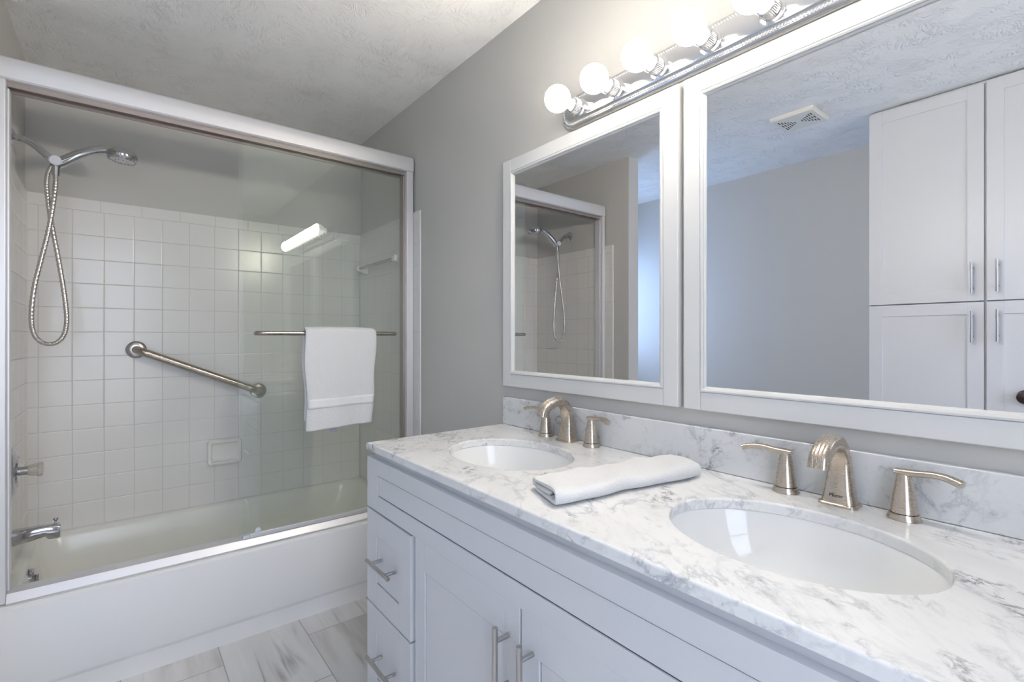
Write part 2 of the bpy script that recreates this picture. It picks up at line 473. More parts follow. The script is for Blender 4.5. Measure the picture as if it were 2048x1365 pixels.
ap = [(-2.30, ZR-.001), (-2.262, ZR-.0005), (-2.251, ZR-.004), (-2.244, ZR-.012), (-2.242, ZR-.024), (-2.242, .088), (-2.245, .080), (-2.2505, .072), (-2.2525, .066), (-2.2525, 0), (-2.30, 0)]
MB().prism(ap, 'y', Y0+.001, Y1-.001).build('apron', 'apron', tub, angle=30)
ov = MB().lathe([(.0, -.004), (.036, -.004), (.036, .004), (.031, .010), (0.0, .012)], (-2.63, -1.4455, .305), 'y')
ov.build('overflow_plate', 'chrome', tub)
MB().box(-2.634, -2.626, -1.434, -1.424, .285, .315).build('trip_lever', 'chrome', tub, bevel=.002)

# ------------------------------------------------------------------ shower enclosure frame and doors
XF = -2.271
enc = thing('shower_door_frame', 'satin white metal frame of the shower doors on the tub rim', 'shower frame', (-2.31, -.75, ZR))
hd = [(XF-.005, 2.074), (XF, 2.079), (XF+.001, 2.110), (XF, 2.135), (XF-.004, 2.1445), (XF-.012, 2.1495), (XF-.016, 2.1505), (-2.350, 2.1505), (-2.350, 2.074)]
MB().prism(hd, 'y', -1.494, -.0085).build('header_rail', 'alu', enc, angle=25)
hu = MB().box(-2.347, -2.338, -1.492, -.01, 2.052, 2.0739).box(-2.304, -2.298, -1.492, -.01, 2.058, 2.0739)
hu.build('header_channel', 'alu_in', enc)
for ya, yb in ((-1.4945, -1.469), (-.045, -.0085)):
    MB().box(-2.340, XF-.002, ya, yb, ZR+.0005, 2.0735).build('jamb', 'alu', enc, bevel=.003)
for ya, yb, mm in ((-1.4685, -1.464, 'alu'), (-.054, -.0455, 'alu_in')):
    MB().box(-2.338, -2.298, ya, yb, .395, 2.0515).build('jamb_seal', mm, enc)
tk = [(XF+.003, ZR+.0005), (XF+.003, ZR+.003), (XF-.012, .391), (XF-.018, .393), (-2.338, .393), (-2.345, .388), (-2.345, ZR+.0005)]
MB().prism(tk, 'y', -1.4685, -.0455).build('bottom_track', 'alu', enc, angle=20)

def door(name, label, xg, y0, y1):
    d = thing(name, label, 'shower door', (xg, (y0+y1)/2, .40), 'sliding shower doors')
    MB().box(xg-.003, xg+.003, y0, y1, .402, 2.068).build('glass_panel', 'glass', d, smooth=False)
    return d
df = door('sliding_glass_door', 'front sliding glass shower door carrying the towel bar', -2.289, -.780, -.058)
dr = door('sliding_glass_door', 'rear sliding glass shower door stacked behind the front one', -2.321, -.792, -.058)
MB().box(-2.286, -2.276, -.757, -.058, .3945, .412).build('bottom_rail', 'alu', df, bevel=.002)
MB().box(-2.294, -2.277, -.782, -.7575, .3945, .409).build('corner_guide', 'plastic', df, bevel=.002)
# towel bar: bends back to the glass at both ends
zb = 1.249; xb = -2.232
bp = [(-2.2855, -.733, zb), (-2.262, -.737, zb), (-2.244, -.733, zb), (xb, -.716, zb), (xb, -.69, zb)]
path = spline(bp, 4) + spline([(xb, -.165, zb), (xb, -.140, zb), (-2.244, -.124, zb), (-2.262, -.120, zb), (-2.2855, -.124, zb)], 4)
MB().tube(path, .0095, 14).build('towel_bar', 'nickel_dark', df)
MB().lathe([(0, 0), (.009, 0), (.011, .004), (.0, .006)], (-2.286, -.785+.06, .42), 'x', 12).build('bumper', 'plastic', df)

# ------------------------------------------------------------------ hanging towel on the bar
def hanging_towel():
    y0, y1 = -.556, -.232
    R = .020
    prof = []   # (x, z) from the back hem over the bar to the front hem
    zbk = .862; zft = .822
    for k in range(14): prof.append((-R, zbk + (zb - zbk)*k/13))
    for k in range(1, 10):
        a = PI - PI*k/10; prof.append((R*math.cos(a), zb + R*math.sin(a)*1.05))
    NF = 40
    for k in range(NF+1):
        prof.append((R, zb + (zft - zb)*k/NF))
    n = len(prof); m = 36
    bm = bmesh.new(); V = []
    for i, (px, pz) in enumerate(prof):
        row = []
        for j in range(m+1):
            t = j/m
            down = max(0, (zb - pz)/(zb - zft))
            yl = y0 + .010*down + .004*math.sin(pz*21); yr = y1 - .020*down + .003*math.sin(pz*27+1)
            y = yl + (yr-yl)*t
            x = xb + px
            if px > 0:
                x += .006*down*math.sin(t*5.2+.6) + .004*down*math.sin(t*13+2)
                x += .005*max(0, down-.25)*(1 if t > .8 else 0)
                edge = min(t, 1-t)
                x -= .010*max(0, 1-edge/.06)**2*(.4+down)
            else:
                x += .003*math.sin(t*6)*down
            zz = pz
            if i > 13+9 and down > .4: zz += (down-.4)*(.020*t)
            if down == 0: zz += .004*math.sin(PI*t)-.004*max(0, 1-(1-t)/.07)**2*2
            nz = noise.noise(Vector((x*30, y*30, zz*30)))*.0012
            row.append(bm.verts.new((x+nz, y, zz)))
        V.append(row)
    for i in range(n-1):
        for j in range(m):
            bm.faces.new((V[i][j], V[i][j+1], V[i+1][j+1], V[i+1][j]))
    mb = MB(); mb.bm.free(); mb.bm = bm
    return mb, V, prof
mb, V, prof = hanging_towel()
# the woven band near the front hem: its faces become a mesh of their own
pos = {}
i0 = len(prof)-41
band_i = [i for i in range(i0, len(prof)) if .918 <= prof[i][1] <= .968]
bb = bmesh.new()
rows = [[bb.verts.new(v.co + Vector((.0072, 0, 0))) for v in V[i]] for i in band_i]
for a, b in zip(rows, rows[1:]):
    for j in range(len(a)-1): bb.faces.new((a[j], a[j+1], b[j+1], b[j]))
tow = mb.build('hanging_towel', 'terry', angle=80)
tag(tow, 'white terry towel hanging over the bar on the glass shower door', 'towel')
so = tow.modifiers.new('thick', 'SOLIDIFY'); so.thickness = .013; so.offset = 0
su = tow.modifiers.new('sub', 'SUBSURF'); su.levels = 1; su.render_levels = 2
bmb = MB(); bmb.bm.free(); bmb.bm = bb
bo = bmb.build('woven_band', 'band', tow, angle=80); bo['label'] = 'flat woven band near the hem'
so = bo.modifiers.new('thick', 'SOLIDIFY'); so.thickness = .0022; so.offset = 0
MB().box(xb-.014, xb-.012, -.44, -.405, .803, .862).build('sewn_tag', 'tag', tow)

# ------------------------------------------------------------------ shower fittings
xp = -2.635
sh = thing('handheld_shower', 'chrome handheld shower with looped metal hose on the shower wall', 'shower head', (xp, -1.503, 1.995))
MB().lathe([(0, 0), (.034, 0), (.034, .003), (.026, .010), (.013, .014), (0, .014)], (xp, -1.503, 1.993), 'y').build('wall_flange', 'chrome', sh)
arm = spline([(xp, -1.49, 1.993), (xp, -1.465, 1.990), (xp, -1.44, 1.977), (xp, -1.418, 1.957), (xp, -1.402, 1.942)], 5)
MB().tube(arm, .0125, 16).build('shower_arm', 'chrome', sh)
dv = MB().tube([(xp, -1.405, 1.945), (xp, -1.392, 1.934)], [.0135, .0135], 18)
dv.tube([(xp, -1.393, 1.935), (xp, -1.366, 1.915)], [.015, .019], 18)
dv.tube([(xp-.024, -1.377, 1.924), (xp+.022, -1.377, 1.924)], [.020, .020], 24)
dv.tube([(xp, -1.377, 1.915), (xp, -1.377, 1.868)], [.0135, .012], 18)
dv.build('diverter', 'chrome', sh)
df2 = MB().tube([(xp+.0215, -1.377, 1.924), (xp+.0265, -1.377, 1.924)], [.0195, .0165], 24)
df2.build('diverter_cap', 'plastic', sh)
hp = spline([(xp, -1.373, 1.917), (xp, -1.345, 1.938), (xp-.004, -1.305, 1.972), (xp-.008, -1.262, 1.998), (xp-.010, -1.225, 2.010)], 5)
MB().tube(hp, lerp_list([.0205, .0195, .0180, .0170, .0165], 5), 18).build('handle', 'chrome', sh)
# spray head: a shallow dome facing down and slightly out
hc = Vector((xp-.012, -1.170, 2.003)); ax = Vector((0.02, -.10, -1)).normalized()
def lathe_on(mb, prof, o, axis, n=36):
    axis = Vector(axis).normalized(); u = axis.orthogonal().normalized(); w = axis.cross(u)
    return mb.rings([[o + axis*h + u*(r*math.cos(2*PI*k/n)) + w*(r*math.sin(2*PI*k/n)) for k in range(n)] for r, h in prof])
lathe_on(MB(), [(.001, -.027), (.020, -.025), (.038, -.017), (.050, -.004), (.053, .006), (.052, .011)], hc, ax).build('spray_head', 'chrome', sh)
sf = lathe_on(MB(), [(.0515, .0112), (.051, .017), (.043, .027), (.022, .032), (.001, .033)], hc, ax).build('spray_face', 'chrome', sh)
nz = MB()
u = ax.orthogonal().normalized(); w = ax.cross(u)
for k in range(24):
    a = 2*PI*k/24; dirr = u*math.cos(a)+w*math.sin(a)
    nz.tube([hc+ax*.0205+dirr*.0480, hc+ax*.0275+dirr*.0425], [.0026, .0026], 6)
for k in range(10):
    a = 2*PI*k/10; dirr = u*math.cos(a)+w*math.sin(a)
    nz.tube([hc+ax*.030+dirr*.024, hc+ax*.0335+dirr*.024], [.0018, .0018], 6)
nz.build('nozzles', 'grey', sf)
hose_pts = [(xp, -1.386, 1.908), (xp-.012, -1.399, 1.880), (xp-.014, -1.404, 1.83), (xp-.012, -1.398, 1.75), (xp-.012, -1.388, 1.665), (xp-.010, -1.371, 1.55), (xp-.006, -1.354, 1.42),
            (xp-.002, -1.345, 1.31), (xp, -1.352, 1.245), (xp+.002, -1.372, 1.213), (xp+.003, -1.394, 1.205), (xp+.004, -1.417, 1.213), (xp+.006, -1.438, 1.245), (xp+.008, -1.445, 1.31),
            (xp+.010, -1.437, 1.42), (xp+.010, -1.418, 1.53), (xp+.010, -1.398, 1.64), (xp+.008, -1.384, 1.75), (xp, -1.377, 1.84), (xp, -1.377, 1.87)]
hpth = spline(hose_pts, 26)
MB().tube(hpth, [.0090 if i % 4 < 2 else .0077 for i in range(len(hpth))], 10).build('hose', 'hose', sh, angle=60)

va = thing('shower_valve', 'round chrome shower valve with clear ribbed knob above the tub spout', 'valve', (-2.595, -1.495, .725))
MB().lathe([(0, 0), (.088, 0), (.088, .004), (.080, .012), (.062, .016), (.058, .013), (.050, .014), (.046, .020), (.024, .022), (0, .022)], (-2.595, -1.495, .728), 'y', 48).build('escutcheon', 'chrome', va)
MB().lathe([(0, .02), (.016, .02), (.016, .045), (0, .045)], (-2.595, -1.495, .728), 'y', 24).build('stem', 'steel', va)
kb = []
for r, h in ((.0, .044), (.018, .044), (.020, .050), (.0235, .070), (.026, .074), (.0265, .082), (.022, .086), (0, .086)):
    kb.append([(-2.595 + r*(1+.04*math.cos(k*PI))*math.sin(2*PI*k/36), -1.495+h, .728 + r*(1+.04*math.cos(k*PI))*math.cos(2*PI*k/36)) for k in range(36)])
MB().rings(kb).build('knob', 'acrylic', va, angle=20)

sp = thing('tub_spout', 'chrome tub spout with pull-up diverter below the shower valve', 'tub spout', (-2.625, -1.495, .478))
sec = []
for y, zt, zl, hw in ((-1.495, .502, .442, .026), (-1.485, .502, .444, .0265), (-1.44, .503, .452, .026), (-1.405, .503, .459, .025), (-1.397, .503, .446, .025), (-1.37, .502, .443, .0245), (-1.362, .498, .447, .022)):
    zc, hz = (zt+zl)/2, (zt-zl)/2
    ring = []
    for k in range(24):
        a = 2*PI*k/24; c, q = math.cos(a), math.sin(a)
        ring.append((-2.625 + math.copysign(abs(c)**.6, c)*hw, y, zc + math.copysign(abs(q)**.6, q)*hz))
    sec.append(ring)
MB().rings(sec).build('spout_body', 'chrome', sp, angle=50)
MB().lathe([(0, .0), (.004, 0), (.004, .010), (.0085, .014), (.0085, .020), (0, .021)], (-2.625, -1.376, .502), 'z', 16).build('diverter_pull', 'chrome', sp)

gb = thing('grab_bar', 'slanted satin nickel grab bar on the tiled wall behind the tub', 'grab bar', (-2.987, -.85, 1.05))
A = Vector((-2.987, -1.118, 1.172)); B = Vector((-2.987, -.585, .938)); ob = .052
dvec = (B-A).normalized(); off = Vector((ob, 0, 0))
gp = spline([A+Vector((.004,0,0)), A+Vector((ob*.55,0,0))+dvec*.004, A+off+dvec*.030, A+off+dvec*.07], 5) + spline([B+off-dvec*.07, B+off-dvec*.030, B+Vector((ob*.55,0,0))-dvec*.004, B+Vector((.004,0,0))], 5)
MB().tube(gp, .0185, 20).build('bar', 'nickel_dark', gb)
for p in (A, B):
    MB().lathe([(0, 0), (.041, 0), (.041, .004), (.036, .009), (.020, .012), (0, .012)], p, 'x').build('flange', 'steel', gb)

# soap dish: recessed tray set in the tiles
sdm = MB()
def rr_yz(cy, cz, hy, hz, r, x, n=6): return [(x, a, b) for a, b, _ in rrect(cy, cz, hy, hz, r, 0, n)]
cy0, cz0 = -.748, .630
sdm.rings([rr_yz(cy0, cz0, .078, .066, .016, -2.987), rr_yz(cy0, cz0, .078, .066, .016, -2.962), rr_yz(cy0, cz0, .074, .062, .014, -2.952),
           rr_yz(cy0, cz0, .065, .051, .012, -2.951), rr_yz(cy0, cz0, .061, .047, .010, -2.956), rr_yz(cy0, cz0, .056, .042, .010, -2.982)])
sd = sdm.build('soap_dish', 'ceramic', angle=50)
tag(sd, 'cream ceramic soap dish set in the tiles below the grab bar', 'soap dish')
MB().box(-2.984, -2.938, -.81, -.686, .574, .584).build('ledge', 'ceramic', sd, bevel=.004, seg=3)

cb = thing('ceramic_towel_bar', 'white ceramic towel bar inside the shower behind the glass doors', 'towel bar', (-2.64, -.008, 1.645))
for x in (-2.885, -2.385):
    rg = []
    for y, h in ((-.008, .030), (-.016, .030), (-.022, .027), (-.055, .017), (-.066, .0165), (-.070, .013)):
        rg.append([(x+a, y, 1.645+b) for a, b, _ in rrect(0, 0, h, h, h*.3, 0, 4)])
    MB().rings(rg).build('post', 'ceramic', cb, angle=40)
MB().tube([(-2.885, -.052, 1.645), (-2.385, -.052, 1.645)], .009, 14).build('rod', 'acrylic', cb)

# ------------------------------------------------------------------ vanity
XV0, XV1 = -1.500, .026
YF = -.562; TH = .019
van = thing('vanity_cabinet', 'white shaker vanity cabinet with bar handles under the marble top', 'vanity', (-.738, -.29, 0))
fb = MB().box(XV0, XV0+.018, YF+TH, -.003, .09, .8755).box(XV1-.018, XV1, YF+TH, -.003, .09, .8755)
fb.box(XV0+.018, XV1-.018, -.012, -.003, .09, .8755).box(XV0+.018, XV1-.018, YF+TH, -.012, .09, .108)
fb.box(XV0+.018, XV1-.018, YF+TH, YF+TH+.018, .66, .8755)
for xa, xb_ in ((XV0+.018, -1.484), (-1.222, -1.180), (-.766, -.724), (-.296, -.254), (.006, XV1-.018)):
    fb.box(xa, xb_, YF+TH, YF+TH+.018, .108, .66)
fb.box(-1.484, -1.222, YF+TH, YF+TH+.018, .384, .414).box(-.254, .006, YF+TH, YF+TH+.018, .384, .414)
fb.box(XV0+.01, XV1-.01, -.48, -.01, .0, .09)
fb.build('carcass', 'white', van, bevel=.0015)
def shaker(name, x0, x1, z0, z1, rail, parent, yf=YF, th=TH, s=-1, stile=None, gap=True):
    """a frame-and-panel front: yf the outer face, the panel set back 9 mm"""
    st = stile or rail
    m = MB()
    ya, yb = sorted((yf, yf - s*th))
    m.box(x0, x0+st, ya, yb, z0, z1).box(x1-st, x1, ya, yb, z0, z1).box(x0+st, x1-st, ya, yb, z0, z0+rail).box(x0+st, x1-st, ya, yb, z1-rail, z1)
    rc = .0028 if gap else .006
    pa, pb = sorted((yf - s*rc, yf - s*(th-.003)))
    g = .0027 if gap else -.0005
    m.box(x0+st+g, x1-st-g, pa, pb, z0+rail+g, z1-rail-g)
    o = m.build(name, 'white', parent, bevel=.0008)
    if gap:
        MB().box(x0+st-.0006, x1-st+.0006, yf+.0046, yf+.0056, z0+rail-.0006, z1-rail+.0006).build('panel_joint', 'joint', o, smooth=False)  # near-black backing: shade of the panel gap put into the colour
    return o
def pull(parent, x, y, z, vertical, L=.152, sp=.096, r=.006, m='steel', s=-1):
    out = .034
    b = MB()
    if vertical:
        b.tube([(x, y+s*out, z-L/2), (x, y+s*out, z+L/2)], r, 14)
        for q in (-sp/2, sp/2): b.tube([(x, y, z+q), (x, y+s*out, z+q)], r*.82, 12)
    else:
        b.tube([(x-L/2, y+s*out, z), (x+L/2, y+s*out, z)], r, 14)
        for q in (-sp/2, sp/2): b.tube([(x+q, y, z), (x+q, y+s*out, z)], r*.82, 12)
    return b.build('handle', m, parent)
shaker('false_drawer_front', -1.513, .037, .697, .853, .046, van, stile=.078)
for x0, x1 in ((-1.513, -1.215), (-.261, .037)):
    for z0, z1 in ((.402, .690), (.110, .396)):
        d = shaker('drawer', x0, x1, z0, z1, .072, van, stile=.072)
        pull(d, (x0+x1)/2+.005, YF, z0+.155, False)
for x0, x1, hx in ((-1.186, -.748, -.748-.036), (-.742, -.290, -.742+.034)):
    d = shaker('door', x0, x1, .110, .697, .075, van, stile=.052)
    pull(d, hx, YF, .578, True)

# marble top with two oval openings
ZC = .897; TC = .021
XC0, XC1, YC0 = -1.512, .036, -.565
SINKS = ((-1.120, -.293), (-.356, -.293)); SA, SB = .207, .159
def counter():
    m = MB(); bm = m.bm
    N = 96
    levels = []
    for z in (ZC, ZC-TC):
        front, back, lo, hi, rings_ = [], [], [], [], []
        def both(x):
            return bm.verts.new((x, YC0, z)), bm.verts.new((x, -.001, z))
        a, b = both(XC0); front.append(a); back.append(b); lo.append(None); hi.append(None)
        for cx, cy in SINKS:
            ring = [bm.verts.new((cx+SA*math.cos(2*PI*k/N), cy+SB*math.sin(2*PI*k/N), z)) for k in range(N)]
            rings_.append(ring)
            for k in range(N//2, -1, -1):
                a, b = both(ring[k].co.x)
                front.append(a); back.append(b); hi.append(ring[k]); lo.append(ring[(N-k) % N])
        a, b = both(XC1); front.append(a); back.append(b); lo.append(None); hi.append(None)
        for i in range(len(front)-1):
            h0, h1, l0, l1 = hi[i], hi[i+1], lo[i], lo[i+1]
            if h0 and h1 and (h0 in rings_[0]) == (h1 in rings_[0]):
                bm.faces.new((back[i], back[i+1], h1, h0)); bm.faces.new((front[i+1], front[i], l0, l1))
            else:
                p = [back[i], back[i+1]] + ([h1] if h1 else []) + [front[i+1], front[i]] + ([h0] if h0 else [])
                bm.faces.new(p)
        levels.append((front + back[::-1], rings_))
    (o0, r0), (o1, r1) = levels
    for A_, B_ in ((o0, o1), (r0[0], r1[0]), (r0[1], r1[1])):
        for i in range(len(A_)):
            k = (i+1) % len(A_)
            bm.faces.new((A_[i], A_[k], B_[k], B_[i]))
    return m
cm = counter()
bmesh.ops.recalc_face_normals(cm.bm, faces=cm.bm.faces[:])
rim = [e for e in cm.bm.edges if len(e.link_faces) == 2 and abs(e.link_faces[0].normal.dot(e.link_faces[1].normal)) < .3 and e.verts[0].co.z > ZC-.001 and e.verts[1].co.z > ZC-.001]
bmesh.ops.bevel(cm.bm, geom=rim, offset=.0045, segments=5, profile=.5, affect='EDGES', clamp_overlap=False)
ct = cm.build('countertop', 'marble', smooth=False)
tag(ct, 'white grey-veined marble vanity top with two oval openings', 'countertop')
bs = MB().box(XC0, XC1, -.019, -.0005, ZC+.0005, 1.002).build('backsplash', 'marble2', bevel=.003, seg=3)
tag(bs, 'low grey-white marble backsplash along the wall behind the taps', 'backsplash')

def sink(cx, cy, label):
    R = []
    prof = [(1.06, -.0005, 0), (1.06, -.016, 0), (1.0, -.030, 0), (1.035, -.0005, 1), ]
    n = 72
    def el(f, z, dx=0, dy=0): return [(cx+SA*f*math.cos(2*PI*k/n)+dx, cy+SB*f*math.sin(2*PI*k/n)+dy, z) for k in range(n)]
    zt = ZC-TC-.0008
    inner = [el(1.005, zt), el(.985, zt-.012), el(.955, zt-.035), el(.90, zt-.065), el(.80, zt-.095), el(.65, zt-.118), el(.45, zt-.131), el(.2, zt-.137), el(.10, zt-.139)]
    outer = [el(.10, zt-.150), el(.5, zt-.145), el(.85, zt-.11), el(1.02, zt-.05), el(1.03, zt-.014), el(1.09, zt-.012), el(1.09, zt)]
    o = MB().rings(outer + [inner[0]] + inner[1:], True, True).build('sink', 'china', angle=50)
    tag(o, label, 'sink', 'oval undermount sinks')
    MB().lathe([(0, .0), (.021, 0), (.021, .003), (.016, .004), (0, .007)], (cx, cy, zt-.1392), 'z', 24).build('drain', 'nickel', o)
    return o
sink(*SINKS[0], 'white oval undermount sink nearer the bathtub')
sink(*SINKS[1], 'white oval undermount sink in front of the larger tap, right of the folded towel')

# ------------------------------------------------------------------ taps
def faucet(xc, label, mark):
    yb = -.050; z0 = ZC
    f = thing('faucet', label, 'tap', (xc, yb, z0), 'widespread nickel taps')
    pts = [(yb, z0), (yb, z0+.006), (yb+.001, z0+.03), (yb+.002, z0+.06), (yb, z0+.088), (yb-.009, z0+.110), (yb-.028, z0+.127), (yb-.054, z0+.130), (yb-.083, z0+.121), (yb-.104, z0+.105), (yb-.109, z0+.088)]
    rad = [(.0240, .0315), (.0235, .0305), (.0205, .0255), (.0172, .0215), (.0158, .0195), (.0150, .0182), (.0145, .0175), (.0143, .0172), (.0143, .0172), (.0146, .0174), (.0148, .0176)]
    path = spline([(xc, y, z) for y, z in pts], 5)
    s = MB().tube(path, lerp_list(rad, 5), 28, up=(0, 1, 0), sect=3.2)
    so = s.build('spout', 'nickel', f, angle=50)
    MB().rings([[(xc+a, yb+b, z) for a, b, _ in rrect(0, 0, hx, hy, .012, 0, 5)] for hx, hy, z in ((.034, .0265, z0+.0002), (.034, .0265, z0+.004), (.032, .0245, z0+.006))]).build('spout_base', 'nickel', so)
    # ribs along the top of the arch
    for q in (-.0065, 0, .0065):
        rib = []
        for i, (p, r) in enumerate(zip(path, lerp_list(rad, 5))):
            if i < 26: continue
            t = (path[min(i+1, len(path)-1)]-path[i-1]).normalized()
            nrm = Vector((1, 0, 0)).cross(t).normalized()
            if nrm.z < 0 and nrm.y > 0: nrm = -nrm
            if nrm.z < -.2: nrm = -nrm
            rib.append(p + nrm*(r[0]-.0004) + Vector((q, 0, 0)))
        MB().tube(rib, .0016, 8).build('rib', 'nickel', so)
    if mark:
        cu = bpy.data.curves.new('mark', 'FONT'); cu.body = 'Pfister'; cu.size = .0095; cu.align_x = 'CENTER'; cu.extrude = .0002
        to = bpy.data.objects.new('mark', cu); C.objects.link(to)
        bpy.context.view_layer.update()
        me = bpy.data.meshes.new_from_object(to.evaluated_get(bpy.context.evaluated_depsgraph_get()))
        bpy.data.objects.remove(to)
        lo = bpy.data.objects.new('lettering', me); C.objects.link(lo)
        me.materials.clear(); me.materials.append(M['ink'])
        lo.matrix_world = Matrix.Translation((xc, yb-.0222, z0+.018)) @ Matrix.Rotation(PI/2-.10, 4, 'X')
        lo.parent = so; lo.matrix_parent_inverse = Matrix()
        lo['label'] = 'small dark maker mark'
    for sgn in (-1, 1):
        hx = xc + sgn*.103; hy = yb+.001
        h = MB().lathe([(0, .013), (.0215, .013), (.0205, .020), (.0172, .045), (.0138, .066), (.0115, .078), (.0105, .083), (0, .083)], (hx, hy, z0), 'z', 28)
        ho = h.build('handle', 'nickel', f, angle=40)
        MB().lathe([(0, .0003), (.0265, .0003), (.0265, .002), (.0225, .0115), (0, .0115)], (hx, hy, z0), 'z', 32).build('escutcheon', 'nickel', ho)
        MB().lathe([(0, .0112), (.0205, .0112), (.0205, .0135), (0, .0135)], (hx, hy, z0), 'z', 28).build('seam_ring', 'dark', ho)  # near-black ring paints the shade between handle and escutcheon
        lp = spline([(hx-sgn*.013, hy+.001, z0+.087), (hx, hy, z0+.0865), (hx+sgn*.020, hy-.003, z0+.0875), (hx+sgn*.045, hy-.009, z0+.0915), (hx+sgn*.065, hy-.016, z0+.0905), (hx+sgn*.084, hy-.022, z0+.085)], 4)
        MB().tube(lp, lerp_list([(.004, .0105), (.0062, .0118), (.0062, .0105), (.0055, .0092), (.0058, .0088), (.0064, .0088)], 4), 18, up=(0, 0, 1), sect=2.8).build('lever', 'nickel', ho, angle=50)
    return f
faucet(-1.128, 'brushed nickel widespread tap at the sink nearer the tub', False)
faucet(-.360, 'brushed nickel widespread tap with maker mark at the larger sink', True)

# ------------------------------------------------------------------ folded towel on the counter
def folded_towel():
    W = .118; t = .0095
    sheet = []   # centre line of the folded sheet across its width (u, h)
    sheet += [(-.046, .0065), (-.02, .006), (.02, .006), (.045, .0062)]
    for k in range(1, 7):
        a = -PI/2 + PI*k/7; sheet.append((.050+.0105*math.cos(a), .0165+.0105*math.sin(a)))
    sheet += [(.045, .0272), (.01, .0275), (-.03, .0275), (-.052, .0265)]
    for k in range(1, 6):
        a = PI/2 + PI*k/6*.95; sheet.append((-.055+.0065*math.cos(a), .0205+.006*math.sin(a)))
    sheet += [(-.045, .0150), (-.01, .0160), (.03, .0165)]
    P = [Vector((a, 0, b)) for a, b in sheet]
    P = spline(P, 3)
    # an outline around the centre line
    L = []; Rr = []
    for i, p in enumerate(P):
        d = (P[min(i+1, len(P)-1)] - P[max(i-1, 0)]).normalized(); nrm = Vector((-d.z, 0, d.x))
        L.append(p + nrm*t/2); Rr.append(p - nrm*t/2)
    ring2 = L + list(reversed(Rr))
    A = Vector((-.758, -.492, 0)); B = Vector((-.692, -.070, 0))
    D = (B-A); Ln = D.length; D.normalize(); S = Vector((D.y, -D.x, 0))
    rings = []
    N = 44
    for i in range(N+1):
        s = i/N
        wob = .003*math.sin(s*9)+.002*math.sin(s*23+1)
        ringp = []
        for q in ring2:
            e = 1.0
            hh = q.z*(1 - .08*math.sin(s*PI)) + (.0025*math.sin(s*14+q.x*40) + .0018*math.sin(s*31+q.x*20))*(q.z/.03)
            u_ = q.x*(1+.02*math.sin(s*11)) + wob
            skew = -.010*(q.x/.05) * (1-s) - .012*(q.x/.05)*s
            ringp.append(A + D*(Ln*s + skew) + S*u_ + Vector((0, 0, ZC+.001+max(hh, .0012))))
        rings.append(ringp)
    m = MB()
    vs = [[m.bm.verts.new(p) for p in r] for r in rings]
    n = len(ring2)
    for a, b in zip(vs, vs[1:]):
        for i in range(n):
            j = (i+1) % n
            m.bm.faces.new((a[i], a[j], b[j], b[i]))
    h = n//2
    for v in (vs[0], vs[-1]):
        for i in range(h-1):
            m.bm.faces.new((v[i], v[i+1], v[n-2-i], v[n-1-i]))
    return m
ft = folded_towel().build('folded_towel', 'terry', angle=70)
su = ft.modifiers.new('sub', 'SUBSURF'); su.levels = 1; su.render_levels = 1
tag(ft, 'white terry hand towel folded flat on the marble between the sinks', 'towel')

# ------------------------------------------------------------------ mirrors
def framed_mirror(x0, x1, label):
    z0, z1 = 1.045, 1.9055
    f = thing('framed_mirror', label, 'mirror', ((x0+x1)/2, 0, z0), 'white framed vanity mirrors')
    yo = -.0225; w = .047
    m = MB()
    for a, b, c, d in ((x0, x0+w, z0, z1), (x1-w, x1, z0, z1)):
        m.box(a, b, yo, -.0005, c, d)
    for c, d in ((z0, z0+w), (z1-w, z1)):
        m.box(x0+w, x1-w, yo+.0005, -.0005, c, d)
    m.build('frame', 'frame', f, bevel=.003)
    # stepped bead inside the frame
    b = MB()
    o1 = [(x0+w, z0+w), (x1-w, z0+w), (x1-w, z1-w), (x0+w, z1-w)]
    def inset(k): return [(x0+w+k, z0+w+k), (x1-w-k, z0+w+k), (x1-w-k, z1-w-k), (x0+w+k, z1-w-k)]
    steps = [(0, -.0215), (.0015, -.0235), (.005, -.0245), (.0085, -.0225), (.0095, -.0195), (.0115, -.0185), (.0135, -.0165), (.0145, -.0135)]
    b.rings([[(x, y, z) for x, z in inset(k)] for k, y in steps], False, False)
    b.build('bead', 'frame', f, angle=25)
    MB().box(x0+w, x1-w, -.0139, -.006, z0+w, z1-w).build('mirror_glass', 'mirror', f, smooth=False)
    return f
framed_mirror(-1.5065, -.7435, 'white framed mirror above the sink nearer the tub, reflecting the shower')
framed_mirror(-.7275, .0355, 'white framed mirror reflecting the tall white cabinet')

# ------------------------------------------------------------------ vanity light
XL0, XL1, ZL = -1.190, -.276, 1.972
vl = thing('vanity_light', 'chrome bar light with round globe bulbs above the mirrors', 'wall light', ((XL0+XL1)/2, 0, ZL))
def st(hx, hz, y, r): return [(a + (XL0+XL1)/2, y, ZL + b) for a, b, _ in rrect(0, 0, hx, hz, r, 0, 10)]
hx = (XL1-XL0)/2; hz = .053
bp_ = MB().rings([st(hx, hz, -.0005, .049), st(hx, hz, -.006, .049), st(hx-.002, hz-.002, -.011, .048), st(hx-.007, hz-.007, -.0145, .043), st(hx-.0095, hz-.0095, -.0150, .041),
                  st(hx-.0095, hz-.0095, -.0145, .041), st(hx-.016, hz-.016, -.0145, .036), st(hx-.018, hz-.018, -.0175, .034), st(hx-.022, hz-.022, -.0205, .030), st(hx-.026, hz-.026, -.0215, .026)], False, True)
bp_.build('backplate', 'chrome_br', vl, angle=25)
bd = MB()
loop = [Vector(p) for p in st(hx-.0128, hz-.0128, -.0155, .039)]
acc = 0.0; step = .0075
for a, b in zip(loop, loop[1:]+loop[:1]):
    L = (b-a).length
    while acc < L:
        bd.sphere(a+(b-a)*(acc/L), .0028, 8); acc += step
    acc -= L
bd.build('beading', 'chrome_br', vl)
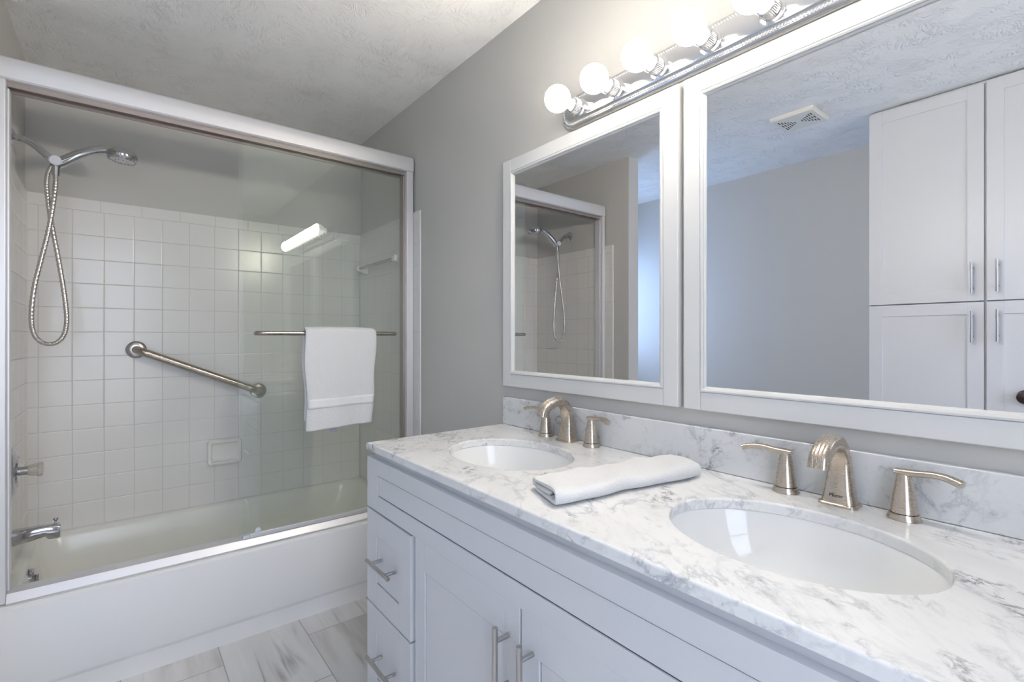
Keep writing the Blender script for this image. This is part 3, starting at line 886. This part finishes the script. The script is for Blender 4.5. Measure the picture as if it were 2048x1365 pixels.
for k in range(6):
    x = -1.103 + .150*k
    sk = MB().lathe([(.0, -.0205), (.029, -.0205), (.029, -.024), (.0235, -.026), (.0225, -.056), (.0235, -.058), (.0235, -.063), (.019, -.065), (0, -.065)], (x, 0, ZL), 'y', 36)
    for j in range(36):
        a = 2*PI*j/36
        sk.tube([(x+.0228*math.cos(a), -.034, ZL+.0228*math.sin(a)), (x+.0228*math.cos(a), -.055, ZL+.0228*math.sin(a))], .0011, 5)
    s_ = sk.build('socket', 'chrome_br', vl, angle=40)
    pr = [(0, -.0655), (.015, -.0655), (.0165, -.074), (.022, -.083)]
    cyb, rb = -.1165, .0405
    for j in range(1, 15):
        a = -PI/2 + .62 + (PI-.62)*j/15
        pr.append((rb*math.cos(a), cyb - rb*math.sin(a)))
    pr.append((.0008, cyb-rb))
    MB().lathe(pr, (x, 0, ZL), 'y', 36).build('bulb', 'bulb', vl, angle=80)

# ------------------------------------------------------------------ ceiling vent (seen in the mirror)
vt = thing('ceiling_vent', 'cream ceiling vent grille reflected in the mirror', 'vent', (-1.13, -1.77, H))
MB().rings([rrect(-1.13, -1.77, .112, .113, .01, H-.0003), rrect(-1.13, -1.77, .112, .113, .01, H-.012), rrect(-1.13, -1.77, .104, .105, .008, H-.020)]).build('cover', 'vent', vt)
for side in (-1, 1):
    sl = MB()
    for i in range(6):
        for j in range(3):
            x = -1.13 + side*(.018+.0125*i)
            hl = .010 + .0015*i
            y = -1.77 + (j-1)*(.010+.0085*i)
            sl.box(x-.0028, x+.0028, y-.0036*(1+i*.7), y+.0036*(1+i*.7), H-.0205, H-.0195)
    sl.build('louvre_slots', 'dark', vt)

# ------------------------------------------------------------------ tall cabinet (seen in the mirror)
XA, XM, XB, YCF = -.868, -.416, .036, -2.000
tc = thing('tall_cabinet', 'tall white shaker cabinet opposite the mirrors, seen in their reflection', 'cabinet', ((XA+XB)/2, -2.26, 0))
MB().box(XA+.001, XB-.001, YR+.001, YCF-.0195, .0, H-.004).build('carcass', 'white', tc, bevel=.0015)
for x0, x1, hx_, dz in ((XA, XM-.003, XM-.042, 0), (XM+.006, XB, XM+.045, .012)):
    d = shaker('door', x0, x1, 1.404, 2.420+dz*.5, .058, tc, YCF, TH, 1, None, False)
    pull(d, hx_, YCF, 1.512+dz*.3, True, L=.148, s=1)
    d = shaker('door', x0, x1, .10, 1.398, .058, tc, YCF, TH, 1, None, False)
    pull(d, hx_, YCF, 1.283+dz*.2, True, L=.148, s=1)
kn = [(0, 0), (.030, 0), (.031, .004), (.020, .010), (.013, .020), (.020, .030), (.028, .040), (.026, .050), (0, .055)]
ko = MB().lathe(kn, (-.282, YCF, .965), 'y', 28).build('knob', 'bronze', tc)
ko['label'] = 'dark bronze knob'
